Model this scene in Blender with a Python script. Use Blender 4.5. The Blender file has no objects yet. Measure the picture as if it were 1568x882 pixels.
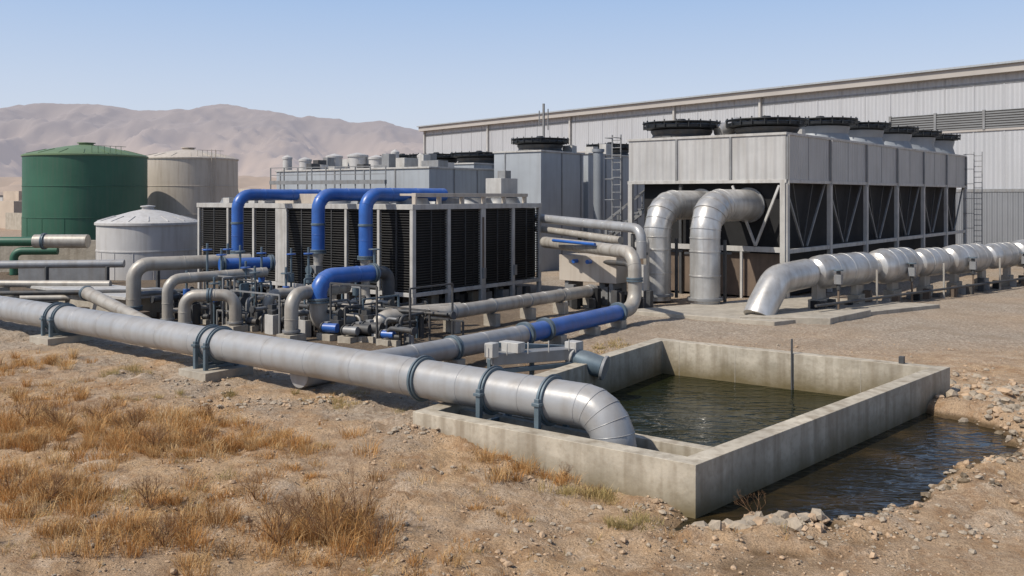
import bpy, bmesh, math, random
from mathutils import Vector, noise, Matrix
R=random.Random(7)
S=bpy.context.scene
# ------------------------------------------------------------ materials
MATS={}
def mk(name,col,rough=0.6,metal=0.0,var=0.12,scale=1.5,bump=0.0,bscale=20,streak=0.0,dirt=(0.16,0.12,0.08),corr=None,zstain_haze=None,emit=None,fine=None,dust=0.0):
    m=bpy.data.materials.new(name); m.use_nodes=True
    nt=m.node_tree; N=nt.nodes; L=nt.links
    p=N['Principled BSDF']; p.inputs['Roughness'].default_value=rough; p.inputs['Metallic'].default_value=metal
    tc=N.new('ShaderNodeTexCoord')
    nz=N.new('ShaderNodeTexNoise'); nz.inputs['Scale'].default_value=scale; nz.inputs['Detail'].default_value=6; nz.inputs['Roughness'].default_value=0.6
    L.new(tc.outputs['Object'],nz.inputs['Vector'])
    rp=N.new('ShaderNodeValToRGB'); rp.color_ramp.elements[0].position=0.3; rp.color_ramp.elements[1].position=0.7
    rp.color_ramp.elements[0].color=(*[c*(1-var) for c in col],1); rp.color_ramp.elements[1].color=(*[min(1,c*(1+var)) for c in col],1)
    L.new(nz.outputs['Fac'],rp.inputs['Fac'])
    cur=rp.outputs['Color']
    def mixin(cur,fac,c):
        mx=N.new('ShaderNodeMix'); mx.data_type='RGBA'
        L.new(fac,mx.inputs[0]); L.new(cur,mx.inputs[6]); mx.inputs[7].default_value=(*c,1)
        return mx.outputs[2]
    if streak>0:
        mp=N.new('ShaderNodeMapping'); mp.inputs['Scale'].default_value=(3,3,0.25); L.new(tc.outputs['Object'],mp.inputs['Vector'])
        n2=N.new('ShaderNodeTexNoise'); n2.inputs['Scale'].default_value=1.3; n2.inputs['Detail'].default_value=8; L.new(mp.outputs[0],n2.inputs['Vector'])
        r2=N.new('ShaderNodeMapRange'); r2.inputs[1].default_value=0.46; r2.inputs[2].default_value=0.72; r2.inputs[3].default_value=0; r2.inputs[4].default_value=streak
        L.new(n2.outputs['Fac'],r2.inputs[0]); cur=mixin(cur,r2.outputs[0],dirt)
    if dust>0:
        gm=N.new('ShaderNodeNewGeometry'); sg=N.new('ShaderNodeSeparateXYZ'); L.new(gm.outputs['Normal'],sg.inputs[0])
        r5=N.new('ShaderNodeMapRange'); r5.inputs[1].default_value=0.35; r5.inputs[2].default_value=1.0; r5.inputs[3].default_value=0; r5.inputs[4].default_value=dust*2
        L.new(sg.outputs[2],r5.inputs[0]); m5=N.new('ShaderNodeMath'); m5.operation='MULTIPLY'; m5.use_clamp=True; L.new(r5.outputs[0],m5.inputs[0]); L.new(nz.outputs['Fac'],m5.inputs[1])
        cur=mixin(cur,m5.outputs[0],(0.38,0.31,0.23))
    if fine:
        n4=N.new('ShaderNodeTexNoise'); n4.inputs['Scale'].default_value=fine[0]; n4.inputs['Detail'].default_value=4; L.new(tc.outputs['Object'],n4.inputs['Vector'])
        r4=N.new('ShaderNodeMapRange'); r4.inputs[1].default_value=0.5; r4.inputs[2].default_value=0.7; r4.inputs[3].default_value=0; r4.inputs[4].default_value=fine[1]
        L.new(n4.outputs['Fac'],r4.inputs[0]); cur=mixin(cur,r4.outputs[0],fine[2])
    if zstain_haze:
        z0,z1,c,a,nk=zstain_haze
        sx=N.new('ShaderNodeSeparateXYZ'); L.new(tc.outputs['Object'],sx.inputs[0])
        ad=N.new('ShaderNodeMath'); ad.operation='MULTIPLY_ADD'; ad.inputs[1].default_value=nk; L.new(nz.outputs['Fac'],ad.inputs[0]); L.new(sx.outputs[2],ad.inputs[2])
        r3=N.new('ShaderNodeMapRange'); r3.inputs[1].default_value=z1+nk/2; r3.inputs[2].default_value=z0+nk/2; r3.inputs[3].default_value=0; r3.inputs[4].default_value=a
        L.new(ad.outputs[0],r3.inputs[0]); cur=mixin(cur,r3.outputs[0],c)
    L.new(cur,p.inputs['Base Color'])
    h=None
    if bump>0:
        n3=N.new('ShaderNodeTexNoise'); n3.inputs['Scale'].default_value=bscale; n3.inputs['Detail'].default_value=5; L.new(tc.outputs['Object'],n3.inputs['Vector'])
        b=N.new('ShaderNodeBump'); b.inputs['Strength'].default_value=bump; b.inputs['Distance'].default_value=0.05
        L.new(n3.outputs['Fac'],b.inputs['Height']); h=b
    if corr:
        d=N.new('ShaderNodeVectorMath'); d.operation='DOT_PRODUCT'; d.inputs[1].default_value=corr[0]; L.new(tc.outputs['Object'],d.inputs[0])
        mu=N.new('ShaderNodeMath'); mu.operation='MULTIPLY'; mu.inputs[1].default_value=2*math.pi/corr[1]; L.new(d.outputs['Value'],mu.inputs[0])
        sn=N.new('ShaderNodeMath'); sn.operation='SINE'; L.new(mu.outputs[0],sn.inputs[0])
        b=N.new('ShaderNodeBump'); b.inputs['Strength'].default_value=corr[2]; b.inputs['Distance'].default_value=corr[1]*0.2
        L.new(sn.outputs[0],b.inputs['Height'])
        if h: L.new(h.outputs[0],b.inputs['Normal'])
        h=b
    if h: L.new(h.outputs[0],p.inputs['Normal'])
    if emit:
        p.inputs['Emission Color'].default_value=(*emit,1); p.inputs['Emission Strength'].default_value=1.0
    MATS[name]=m; return m
ug=(0.8,-0.6,0); vg=(0.6,0.8,0)
pipe_g=mk('pipe_grey_paint',(0.315,0.322,0.33),0.36,0.15,0.12,0.8,0.05,8,0.4,(0.19,0.16,0.125),dust=.2)
pipe_s=mk('galvanised_duct',(0.48,0.475,0.46),0.35,0.5,0.2,1.2,0.08,4,0.48,(0.22,0.18,0.14),dust=.15)
pipe_b=mk('blue_paint',(0.022,0.10,0.36),0.36,0,0.2,1.5,0.04,10,0.35,(0.05,0.08,0.16),dust=.15)
pipe_c=mk('pipe_cream',(0.345,0.325,0.29),0.45,0.15,0.2,1.5,0.05,10,0.5,(0.17,0.13,0.095),dust=.2)
strap=mk('strap_steel',(0.105,0.145,0.175),0.5,0.3,0.2,3,dust=.15)
dark=mk('dark_interior',(0.008,0.008,0.009),0.85,0,0.3,3)
fin=mk('coil_fin',(0.017,0.0165,0.0155),0.7,0.0,0.35,1.0,0,20,0.4,(0.04,0.034,0.028))
frame=mk('frame_white',(0.42,0.41,0.39),0.5,0,0.12,2,0,20,0.45,(0.19,0.16,0.13))
frameg=mk('frame_grey',(0.22,0.225,0.23),0.5,0.2,0.15,2,0,20,0.35,(0.14,0.11,0.08))
framed=mk('frame_dark',(0.06,0.062,0.065),0.6,0.2,0.3,3,0,20,0.4,(0.12,0.09,0.06))
conc=mk('concrete',(0.42,0.375,0.30),0.85,0,0.24,0.9,0.35,5,0.7,(0.17,0.13,0.085),zstain_haze=(-0.15,0.50,(0.12,0.09,0.036),0.92,0.6),fine=(9,0.4,(0.25,0.205,0.15)))
conc2=mk('concrete_pad',(0.35,0.315,0.26),0.85,0,0.2,1.5,0.4,8,0.4,(0.18,0.14,0.1))
casing=mk('tower_casing',(0.42,0.415,0.405),0.5,0.1,0.08,0.7,0,20,0.3,(0.26,0.23,0.2),corr=((0.9,0.35,0),0.22,0.6))
casingg=mk('grey_casing',(0.34,0.365,0.39),0.5,0.1,0.08,0.6,0,20,0.3,(0.2,0.2,0.2))
casingd=mk('grey_casing_dark',(0.22,0.24,0.265),0.5,0.1,0.1,0.6,0,20,0.2,(0.15,0.15,0.15))
blk=mk('black_fan',(0.012,0.014,0.016),0.5,0.2,0.2,2)
green=mk('tank_green',(0.024,0.10,0.060),0.5,0,0.16,0.25,0,20,0.4,(0.06,0.10,0.07))
greent=mk('tank_green_roof',(0.12,0.18,0.09),0.5,0,0.1,0.5)
tbeige=mk('tank_beige',(0.45,0.40,0.34),0.6,0,0.09,0.3,0,20,0.45,(0.27,0.21,0.16))
twhite=mk('tank_white',(0.44,0.43,0.42),0.6,0,0.09,0.5,0,20,0.45,(0.28,0.25,0.22))
wh=mk('warehouse_panel',(0.42,0.43,0.45),0.55,0.1,0.06,0.1,0,20,0.2,(0.3,0.3,0.3),corr=((-0.624,0.78,0),0.9,0.5))
whf=mk('warehouse_fascia',(0.36,0.335,0.31),0.6,0,0.1,0.2)
whd=mk('warehouse_lower',(0.19,0.2,0.215),0.6,0,0.1,0.2,corr=((-0.624,0.78,0),0.5,0.8))
louv=mk('warehouse_louvre',(0.13,0.135,0.14),0.6,0.1,0.1,0.3,corr=((0,0,1),0.25,0.9))
rockm=mk('rock',(0.32,0.265,0.20),0.9,0,0.3,3,0.6,12)
clod=mk('soil_clod',(0.40,0.285,0.185),0.95,0,0.25,3,0.6,12)
mudr=mk('wet_rock',(0.14,0.105,0.065),0.6,0,0.35,3,0.6,12)
bldg=mk('render_wall',(0.42,0.35,0.28),0.8,0,0.15,0.2)
brown=mk('rust_wall',(0.13,0.095,0.07),0.8,0,0.3,0.8,0,20,0.5,(0.07,0.055,0.045))
# ------------------------------------------------------------ builder
def route(pts,br,n=6):
    P=[Vector(p) for p in pts]; out=[P[0]]
    for i in range(1,len(P)-1):
        a,b,c=P[i-1],P[i],P[i+1]
        d1=(a-b).normalized(); d2=(c-b).normalized()
        ang=math.acos(max(-1,min(1,d1.dot(d2))))
        if ang>3.1: out.append(b); continue
        t=min(br/math.tan(ang/2),(a-b).length*0.49 if i>1 else (a-b).length*.98,(c-b).length*0.49 if i<len(P)-2 else (c-b).length*.98)
        r=t*math.tan(ang/2)
        bis=(d1+d2).normalized(); cen=b+bis*(r/math.sin(ang/2))
        s=b+d1*t-cen; e=b+d2*t-cen; tot=math.pi-ang
        ax=s.cross(e).normalized()
        for k in range(n+1):
            out.append(cen+Matrix.Rotation(tot*k/n,3,ax)@s)
    out.append(P[-1]); return out
class B:
    def __init__(s,name): s.n=name; s.v=[]; s.f=[]; s.mi=[]; s.mats=[]
    def add(s,vs,fs,mat):
        if mat not in s.mats: s.mats.append(mat)
        k=s.mats.index(mat); o=len(s.v)
        s.v.extend([tuple(v) for v in vs]); s.f.extend([tuple(i+o for i in f) for f in fs]); s.mi.extend([k]*len(fs))
    def hexa(s,o,U,V,W,mat):
        o,U,V,W=Vector(o),Vector(U),Vector(V),Vector(W)
        s.add([o,o+U,o+U+V,o+V,o+W,o+U+W,o+U+V+W,o+V+W],[(0,3,2,1),(4,5,6,7),(0,1,5,4),(1,2,6,5),(2,3,7,6),(3,0,4,7)],mat)
    def lb(s,F,u0,u1,v0,v1,z0,z1,mat):
        o,U,V=F; U=Vector((*U,0)); V=Vector((*V,0))
        p=Vector((*o,0))+U*u0+V*v0+Vector((0,0,z0))
        s.hexa(p,U*(u1-u0),V*(v1-v0),(0,0,z1-z0),mat)
    def box(s,c,sz,mat,F=((0.8,-0.6),(0.6,0.8))):
        s.lb(((c[0],c[1]),F[0],F[1]),-sz[0]/2,sz[0]/2,-sz[1]/2,sz[1]/2,c[2],c[2]+sz[2],mat)
    def beam(s,a,b,w,mat,h=None):
        a,b=Vector(a),Vector(b); d=(b-a); h=h or w
        up=Vector((0,0,1)) if abs(d.normalized().z)<0.95 else Vector((0.6,0.8,0))
        x=d.cross(up).normalized(); y=x.cross(d).normalized()
        s.hexa(a-x*w/2-y*h/2,x*w,y*h,d,mat)
    def tube(s,pts,r,mat,seg=24,cap=True,radii=None):
        P=[Vector(p) for p in pts]; n=len(P); vs=[]; fs=[]
        T=[]
        for i in range(n):
            if i==0: t=P[1]-P[0]
            elif i==n-1: t=P[-1]-P[-2]
            else: t=(P[i]-P[i-1]).normalized()+(P[i+1]-P[i]).normalized()
            T.append(t.normalized())
        up=Vector((0,0,1)) if abs(T[0].z)<0.9 else Vector((1,0,0))
        x=T[0].cross(up).normalized()
        for i in range(n):
            if i>0:
                x=(T[i-1].rotation_difference(T[i])@x).normalized()
            y=T[i].cross(x).normalized(); rr=radii[i] if radii else r
            for k in range(seg):
                a=2*math.pi*k/seg; vs.append(P[i]+x*math.cos(a)*rr+y*math.sin(a)*rr)
        for i in range(n-1):
            for k in range(seg):
                k2=(k+1)%seg; fs.append((i*seg+k,i*seg+k2,(i+1)*seg+k2,(i+1)*seg+k))
        if cap: fs.append(tuple(range(seg-1,-1,-1))); fs.append(tuple((n-1)*seg+k for k in range(seg)))
        s.add(vs,fs,mat)
    def ring(s,c,d,r,w,mat,seg=24):
        c,d=Vector(c),Vector(d).normalized(); s.tube([c-d*w/2,c+d*w/2],r,mat,seg)
    def lathe(s,c,prof,mat,seg=48):
        vs=[];fs=[];n=len(prof)
        for r,z in prof:
            for k in range(seg):
                a=2*math.pi*k/seg; vs.append((c[0]+r*math.cos(a),c[1]+r*math.sin(a),c[2]+z))
        for i in range(n-1):
            for k in range(seg):
                k2=(k+1)%seg; fs.append((i*seg+k,i*seg+k2,(i+1)*seg+k2,(i+1)*seg+k))
        fs.append(tuple(range(seg-1,-1,-1))); fs.append(tuple((n-1)*seg+k for k in range(seg)))
        s.add(vs,fs,mat)
    def done(s,bev=0.0,ang=32,recalc=True):
        me=bpy.data.meshes.new(s.n); me.from_pydata(s.v,[],s.f)
        for m in s.mats: me.materials.append(m)
        me.polygons.foreach_set('material_index',s.mi); me.update()
        if recalc:
            bm=bmesh.new(); bm.from_mesh(me); bmesh.ops.recalc_face_normals(bm,faces=bm.faces); bm.to_mesh(me); bm.free()
        me.polygons.foreach_set('use_smooth',[True]*len(me.polygons))
        me.set_sharp_from_angle(angle=math.radians(ang))
        o=bpy.data.objects.new(s.n,me); S.collection.objects.link(o)
        if bev>0:
            m=o.modifiers.new('bevel','BEVEL'); m.width=bev; m.segments=2; m.limit_method='ANGLE'; m.angle_limit=math.radians(50)
        return o
def seams(b,pts,r,mat,step=2.4,w=0.03,extra=0.008,seg=24):
    P=[Vector(p) for p in pts]; acc=step*0.5
    for i in range(len(P)-1):
        d=P[i+1]-P[i]; l=d.length; t=acc
        while t<l: b.ring(P[i]+d*(t/l),d,r+extra,w,mat,seg); t+=step
        acc=t-l
def flange(b,c,d,r,mat=None,w=0.07):
    mat=mat or strap; c=Vector(c); d=Vector(d).normalized()
    b.ring(c-d*w*0.7,d,r*1.22,w,mat); b.ring(c+d*w*0.7,d,r*1.22,w,mat)
def sm(x,a,b):
    t=max(0,min(1,(x-a)/(b-a))); return t*t*(3-2*t)
# ------------------------------------------------------------ terrain
PA=(2.90,14.44);PB=(10.88,22.7);PC=(4.33,27.4);PD=(-1.96,18.03)
PUD=[(2.6,14.0),(3.5,14.0),(4.1,14.4),(4.75,14.3),(6.0,14.9),(7.1,15.6),(7.7,16.6),(8.8,17.5),(10.0,18.4),(10.4,19.3),(10.1,20.6),(9.2,21.7),(6,19),(3.2,15.6)]
def sdist(x,y,poly):
    d=1e9; ins=False; n=len(poly)
    for i in range(n):
        ax,ay=poly[i]; bx,by=poly[(i+1)%n]
        ex,ey=bx-ax,by-ay; t=max(0,min(1,((x-ax)*ex+(y-ay)*ey)/(ex*ex+ey*ey)))
        dd=(x-ax-ex*t)**2+(y-ay-ey*t)**2
        if dd<d: d=dd
        if (ay>y)!=(by>y) and x<(bx-ax)*(y-ay)/(by-ay)+ax: ins=not ins
    d=math.sqrt(d); return -d if ins else d
QUAD=[PA,PB,PC,PD]
def gz(x,y):
    u=.8*x-.6*y; v=.6*x+.8*y
    z=0.42*(1-sm(u,-12.6,-6.8))*(1-sm(v,15.2,18.5))
    dist=math.hypot(x,y)
    if dist<140:
        k=1-sm(dist,90,140)
        z+=k*(0.10*noise.noise(Vector((x*.22,y*.22,1)))+0.05*noise.noise(Vector((x*.8,y*.8,3))))
        if dist<45:
            n=noise.fractal(Vector((x*2.3,y*2.3,5)),1.0,2.0,4)
            amp=0.040+0.08*sm(noise.noise(Vector((x*.35,y*.35,9))),0.0,0.5)
            z+=n*amp*(1-sm(dist,35,45))
            z+=0.06*(abs(noise.noise(Vector((x*1.5,y*1.5,21))))-.2)*(1-sm(dist,30,45))
            rut=abs(noise.noise(Vector((x*.5-y*.25,y*.5+x*.25,31))))
            z-=0.07*(1-sm(rut,0.0,0.10))*(1-sm(dist,25,35))
    if v>18 and dist<60: z=z*0.5
    if -3<x<14 and 11<y<25:
        dq=sdist(x,y,QUAD)
        if 0<dq<1.2 and v<15: z+=0.09*math.exp(-(dq/.35)**2)*(.5+noise.noise(Vector((x*1.7,y*1.7,77))))
    if 1<x<14 and 11<y<25:
        d=sdist(x,y,PUD)+0.34*noise.noise(Vector((x*1.3,y*1.3,2)))+0.18*noise.noise(Vector((x*5,y*5,2)))
        bank=0.10*math.exp(-((d-0.8)/0.5)**2)
        if x>7.5: bank*=2.0
        z+=bank
        z-=0.42*(1-sm(d,-0.5,0.5))
        if d>.55: z=max(z,-.02+.03*noise.noise(Vector((x*3,y*3,0))))
    z+=0.28*math.exp(-(((x-12.0)/1.5)**2+((y-21.5)/2.2)**2))*(0.6+noise.noise(Vector((x*2,y*2,0))))
    return z
xs=[];x=-19.0
while x<19: xs.append(x); x+=0.12
st=0.12;x=xs[-1]
while x<5000: st*=1.13; x+=st; xs.append(x)
st=0.12;x=-19.0;pre=[]
while x>-5000: st*=1.13; x-=st; pre.append(x)
xs=pre[::-1]+xs
ys=[];y=10.0
while y<20: ys.append(y); y+=0.1
while y<33: ys.append(y); y+=0.16
st=.16;y=ys[-1]
while y<6000: st*=1.10; y+=st; ys.append(y)
st=.1;y=10.0;pre=[]
while y>-200: st*=1.2; y-=st; pre.append(y)
ys=pre[::-1]+ys
nx,ny=len(xs),len(ys)
gv=[(a,b,gz(a,b)) for b in ys for a in xs]
def inq(x,y):
    return -3<x<12 and 14<y<28 and sdist(x,y,QUAD)<-0.17
gf=[]
for j in range(ny-1):
    for i in range(nx-1):
        if inq((xs[i]+xs[i+1])/2,(ys[j]+ys[j+1])/2): continue
        k=j*nx+i; gf.append((k,k+1,k+1+nx,k+nx))
me=bpy.data.meshes.new('ground'); me.from_pydata(gv,[],gf); me.polygons.foreach_set('use_smooth',[True]*len(gf))
ground=bpy.data.objects.new('ground',me); S.collection.objects.link(ground)
def ground_mat():
    m=bpy.data.materials.new('dry_soil'); m.use_nodes=True; nt=m.node_tree;N=nt.nodes;L=nt.links;p=N['Principled BSDF']; p.inputs['Roughness'].default_value=0.95
    p.inputs['Specular IOR Level'].default_value=0.15
    tc=N.new('ShaderNodeTexCoord'); V=tc.outputs['Object']
    def nz(sc,det=6,rg=0.6,vec=V):
        n=N.new('ShaderNodeTexNoise'); n.inputs['Scale'].default_value=sc; n.inputs['Detail'].default_value=det; n.inputs['Roughness'].default_value=rg; L.new(vec,n.inputs['Vector']); return n.outputs['Fac']
    def mr(f,a,b,c=0,d=1):
        n=N.new('ShaderNodeMapRange'); n.interpolation_type='SMOOTHSTEP'
        for i,q in enumerate((a,b,c,d)): n.inputs[i+1].default_value=q
        L.new(f,n.inputs[0]); return n.outputs[0]
    def mix(f,a,b):
        n=N.new('ShaderNodeMix'); n.data_type='RGBA'; L.new(f,n.inputs[0])
        for s_,q in ((6,a),(7,b)):
            if isinstance(q,tuple): n.inputs[s_].default_value=(*q,1)
            else: L.new(q,n.inputs[s_])
        return n.outputs[2]
    def mul(a,b,op='MULTIPLY'):
        n=N.new('ShaderNodeMath'); n.operation=op; n.use_clamp=True
        for i,q in enumerate((a,b)):
            if isinstance(q,(int,float)): n.inputs[i].default_value=q
            else: L.new(q,n.inputs[i])
        return n.outputs[0]
    sandy=mix(mr(nz(0.35),0.38,0.62),(0.53,0.36,0.21),(0.46,0.325,0.21))
    sandy=mix(mr(nz(1.7),0.44,0.64,0,.85),sandy,(0.33,0.195,0.10))
    sandy=mix(mr(nz(4.5),0.48,0.72,0,.7),sandy,(0.60,0.45,0.31))
    sandy=mix(mr(nz(.9,8,.7),0.52,0.66,0,.7),sandy,(0.63,0.50,0.37))
    d=N.new('ShaderNodeVectorMath'); d.operation='DOT_PRODUCT'; d.inputs[1].default_value=(0.6,0.8,0); L.new(V,d.inputs[0])
    sx=N.new('ShaderNodeSeparateXYZ'); L.new(V,sx.inputs[0])
    gnear=mul(mr(d.outputs['Value'],10.0,13.0),mr(nz(0.5),0.42,0.58)); gnear=mul(gnear,mr(sx.outputs[0],3,-1,.25,1))
    gfar=mr(sx.outputs[1],25,33)
    gfar2=mul(gfar,mr(nz(0.15),0.3,0.6,0.5,1.0))
    grav=mix(mr(nz(9,3),0.35,0.65),(0.27,0.225,0.18),(0.50,0.435,0.355))
    grav=mix(mr(nz(.6),0.45,0.65,0,.65),grav,(0.31,0.245,0.18))
    c=mix(mul(gnear,0.7),sandy,grav); c=mix(gfar2,c,grav)
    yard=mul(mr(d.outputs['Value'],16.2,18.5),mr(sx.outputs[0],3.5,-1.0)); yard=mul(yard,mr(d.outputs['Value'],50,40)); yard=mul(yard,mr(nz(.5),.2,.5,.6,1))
    c=mix(mul(yard,0.82),c,(0.08,0.065,0.05))  # shade around the skids painted into the ground colour
    far=mr(sx.outputs[1],80,160); c=mix(far,c,(0.38,0.28,0.21))
    vo=N.new('ShaderNodeTexVoronoi'); vo.inputs['Scale'].default_value=14; L.new(V,vo.inputs['Vector'])
    peb=mul(mr(vo.outputs['Distance'],0.28,0.18),mr(nz(1.1),0.45,0.6))
    c=mix(mul(peb,0.4),c,(0.46,0.39,0.31))
    vo2=N.new('ShaderNodeTexVoronoi'); vo2.inputs['Scale'].default_value=38; L.new(V,vo2.inputs['Vector'])
    c=mix(mr(vo2.outputs['Distance'],0.3,0.75,0,0.42),c,(0.17,0.11,0.065))
    damp=mr(sx.outputs[2],0.05,-0.07); nearY=mr(sx.outputs[1],27,25); nearx=mr(sx.outputs[0],1.8,3.2); nearx2=mr(sx.outputs[0],12.3,10.8)
    dd_=N.new('ShaderNodeVectorMath'); dd_.operation='DOT_PRODUCT'; dd_.inputs[1].default_value=(0.55,-0.835,0); L.new(V,dd_.inputs[0])
    keep=mr(dd_.outputs['Value'],-7.7,-8.6)
    c=mix(mul(mul(mul(damp,nearY),mul(nearx,0.9)),mul(keep,nearx2)),c,(0.085,0.056,0.028))
    L.new(c,p.inputs['Base Color'])
    b=N.new('ShaderNodeBump'); b.inputs['Strength'].default_value=1.0; b.inputs['Distance'].default_value=0.11
    h=mul(nz(6,9,0.72),1.0); n=N.new('ShaderNodeMath'); n.operation='MULTIPLY_ADD'; n.inputs[1].default_value=0.4; L.new(peb,n.inputs[0]); L.new(h,n.inputs[2])
    L.new(n.outputs[0],b.inputs['Height']); L.new(b.outputs[0],p.inputs['Normal'])
    return m
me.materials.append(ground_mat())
# ------------------------------------------------------------ water
def water(name,poly,z,col,sc,st,spec,mud=None):
    m=bpy.data.materials.new(name+'_mat'); m.use_nodes=True; nt=m.node_tree;N=nt.nodes;L=nt.links;p=N['Principled BSDF']
    p.inputs['Base Color'].default_value=(*col,1); p.inputs['Roughness'].default_value=0.03; p.inputs['IOR'].default_value=1.33; p.inputs['Specular IOR Level'].default_value=spec
    tc=N.new('ShaderNodeTexCoord'); mp=N.new('ShaderNodeMapping'); mp.inputs['Rotation'].default_value=(0,0,0.35); mp.inputs['Scale'].default_value=(1,2.2,1); L.new(tc.outputs['Object'],mp.inputs[0])
    n=N.new('ShaderNodeTexNoise'); n.inputs['Scale'].default_value=sc; n.inputs['Detail'].default_value=2.0; n.inputs['Distortion'].default_value=1.2; L.new(mp.outputs[0],n.inputs['Vector'])
    n2=N.new('ShaderNodeTexNoise'); n2.inputs['Scale'].default_value=.35; n2.inputs['Detail'].default_value=2; L.new(tc.outputs['Object'],n2.inputs['Vector'])
    r=N.new('ShaderNodeMapRange'); r.inputs[1].default_value=.35; r.inputs[2].default_value=.62; r.inputs[3].default_value=st*.25; r.inputs[4].default_value=st; L.new(n2.outputs['Fac'],r.inputs[0])
    b=N.new('ShaderNodeBump'); b.inputs['Distance'].default_value=0.1; L.new(r.outputs[0],b.inputs['Strength']); L.new(n.outputs['Fac'],b.inputs['Height']); L.new(b.outputs[0],p.inputs['Normal'])
    if mud:
        n3=N.new('ShaderNodeTexNoise'); n3.inputs['Scale'].default_value=.7; n3.inputs['Detail'].default_value=5; L.new(tc.outputs['Object'],n3.inputs['Vector'])
        r3=N.new('ShaderNodeMapRange'); r3.inputs[1].default_value=.48; r3.inputs[2].default_value=.75; L.new(n3.outputs['Fac'],r3.inputs[0])
        mx=N.new('ShaderNodeMix'); mx.data_type='RGBA'; L.new(r3.outputs[0],mx.inputs[0]); mx.inputs[6].default_value=(*col,1); mx.inputs[7].default_value=(*mud,1); L.new(mx.outputs[2],p.inputs['Base Color'])
    me=bpy.data.meshes.new(name); me.from_pydata([(x,y,z) for x,y in poly],[],[tuple(range(len(poly)))]); me.materials.append(m)
    o=bpy.data.objects.new(name,me); S.collection.objects.link(o)
def inset(quad,t):
    n=len(quad); out=[]; cx=sum(p[0] for p in quad)/n; cy=sum(p[1] for p in quad)/n
    lines=[]
    for i in range(n):
        a=Vector(quad[i]);b=Vector(quad[(i+1)%n]); d=(b-a).normalized(); nn=Vector((-d.y,d.x))
        if nn.dot(Vector((cx,cy))-a)<0: nn=-nn
        lines.append((a+nn*t,d))
    for i in range(n):
        (a,d),(b,e)=lines[i-1],lines[i]
        det=d.x*(-e.y)+e.x*d.y; r=b-a
        s=(r.x*(-e.y)+e.x*r.y)/det; q=a+d*s; out.append((q.x,q.y))
    return out
TW=0.36
IN=inset(QUAD,TW); MID=inset(QUAD,0.18)
water('basin_water',MID,-0.22,(0.010,0.012,0.003),1.5,1.0,0.19)
water('puddle_water',[(1.9,13.0),(12.5,13.0),(12.5,23.6),(MID[1][0],MID[1][1]),(MID[0][0],MID[0][1])],-0.10,(0.014,0.011,0.005),1.4,1.0,0.42,(0.05,0.032,0.012))
# ------------------------------------------------------------ concrete basin
b=B('concrete_basin')
top=0.75;bot=-0.9
vs=[(*p,top) for p in QUAD]+[(*p,top) for p in IN]+[(*p,bot) for p in QUAD]+[(*p,bot) for p in IN]
fs=[]
for i in range(4):
    j=(i+1)%4; fs+=[(i,j,4+j,4+i),(8+i,8+j,j,i),(4+i,4+j,12+j,12+i),(8+i,12+i,12+j,8+j)]
b.add(vs,fs,conc)
dD=(Vector(PA)-Vector(PD)).normalized(); nD=Vector((-dD.y,dD.x)); 
if nD.dot(Vector(PC)-Vector(PD))<0:nD=-nD
F=(PD,tuple(dD),tuple(nD))
b.lb(F,.2,5.88,1.75,2.0,-0.8,0.50,conc)
dC=(Vector(PB)-Vector(PC)).normalized(); nC=Vector((dC.y,-dC.x)); FC=(PC,tuple(dC),tuple(nC))
for u in (0.9,2.6,4.25,6.0): b.lb(FC,u,u+0.02,TW-0.01,TW+0.006,-0.3,0.752,conc2)
b.lb(FC,4.2,4.25,TW+0.01,TW+0.05,-0.5,1.15,framed)
b.lb(FC,6.9,7.03,0.1,0.23,top,top+.18,framed)
b.done(0.02)
# ------------------------------------------------------------ main discharge pipe
def main_pipe():
    b=B('water_main_pipe'); zc=1.17; r=0.40
    d=Vector((.79,-.613,0)).normalized(); e=Vector((1.82,16.33,zc)); s=e-d*42
    pts=route([s,e,(e.x,e.y,-0.5)],0.62,5)
    b.tube(pts,r,pipe_g,40)
    for t in range(0,30): 
        tt=1.55*t+1.9
        if tt<41: b.ring(e-d*tt,d,r+0.005,0.022,pipe_g,40)
    for q,qq in zip(pts[1:-1],pts[2:]): b.ring(q,qq-q,r+0.006,0.018,pipe_g,40)
    def pt(t): return e-d*t
    n=Vector((d.y,-d.x,0)).normalized()
    def sup(t,two,pad=True):
        for dt in two:
            c=pt(t+dt); b.ring(c,d,r+0.055,0.12,strap,40); b.ring(c,d,r+0.085,0.03,strap,40)
            for sgn in (-1,1):
                q=c+n*sgn*(r+0.06); g=gz(q.x,q.y); b.beam((q.x,q.y,g),(q.x,q.y,zc+.1),0.10,strap)
                b.box((q.x,q.y,zc-0.03),(0.17,0.17,0.06),strap)
            q1=c-n*(r+.05);q2=c+n*(r+.05); g=gz(c.x,c.y)+.26
            b.beam((q1.x,q1.y,g),(q2.x,q2.y,g),0.08,strap)
        if pad:
            c=pt(t+sum(two)/len(two)); b.box((c.x,c.y,gz(c.x,c.y)-.25),(1.15,1.45,0.42),conc2)
    sup(12.0,(-0.22,0.22)); sup(20.2,(-0.25,0.25)); sup(28,(-0.25,0.25))
    sup(1.35,(0,),False); sup(2.75,(0,),False)
    b.ring(pt(4.65),d,r+0.05,0.14,strap,40); b.ring(pt(4.65),d,r+0.085,0.04,strap,40)
    b.beam(pt(0.6)-n*.2-Vector((0,0,.62)),pt(4.6)-n*.2-Vector((0,0,.62)),0.16,conc2)
    return b.done(0.008)
main_pipe()
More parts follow.
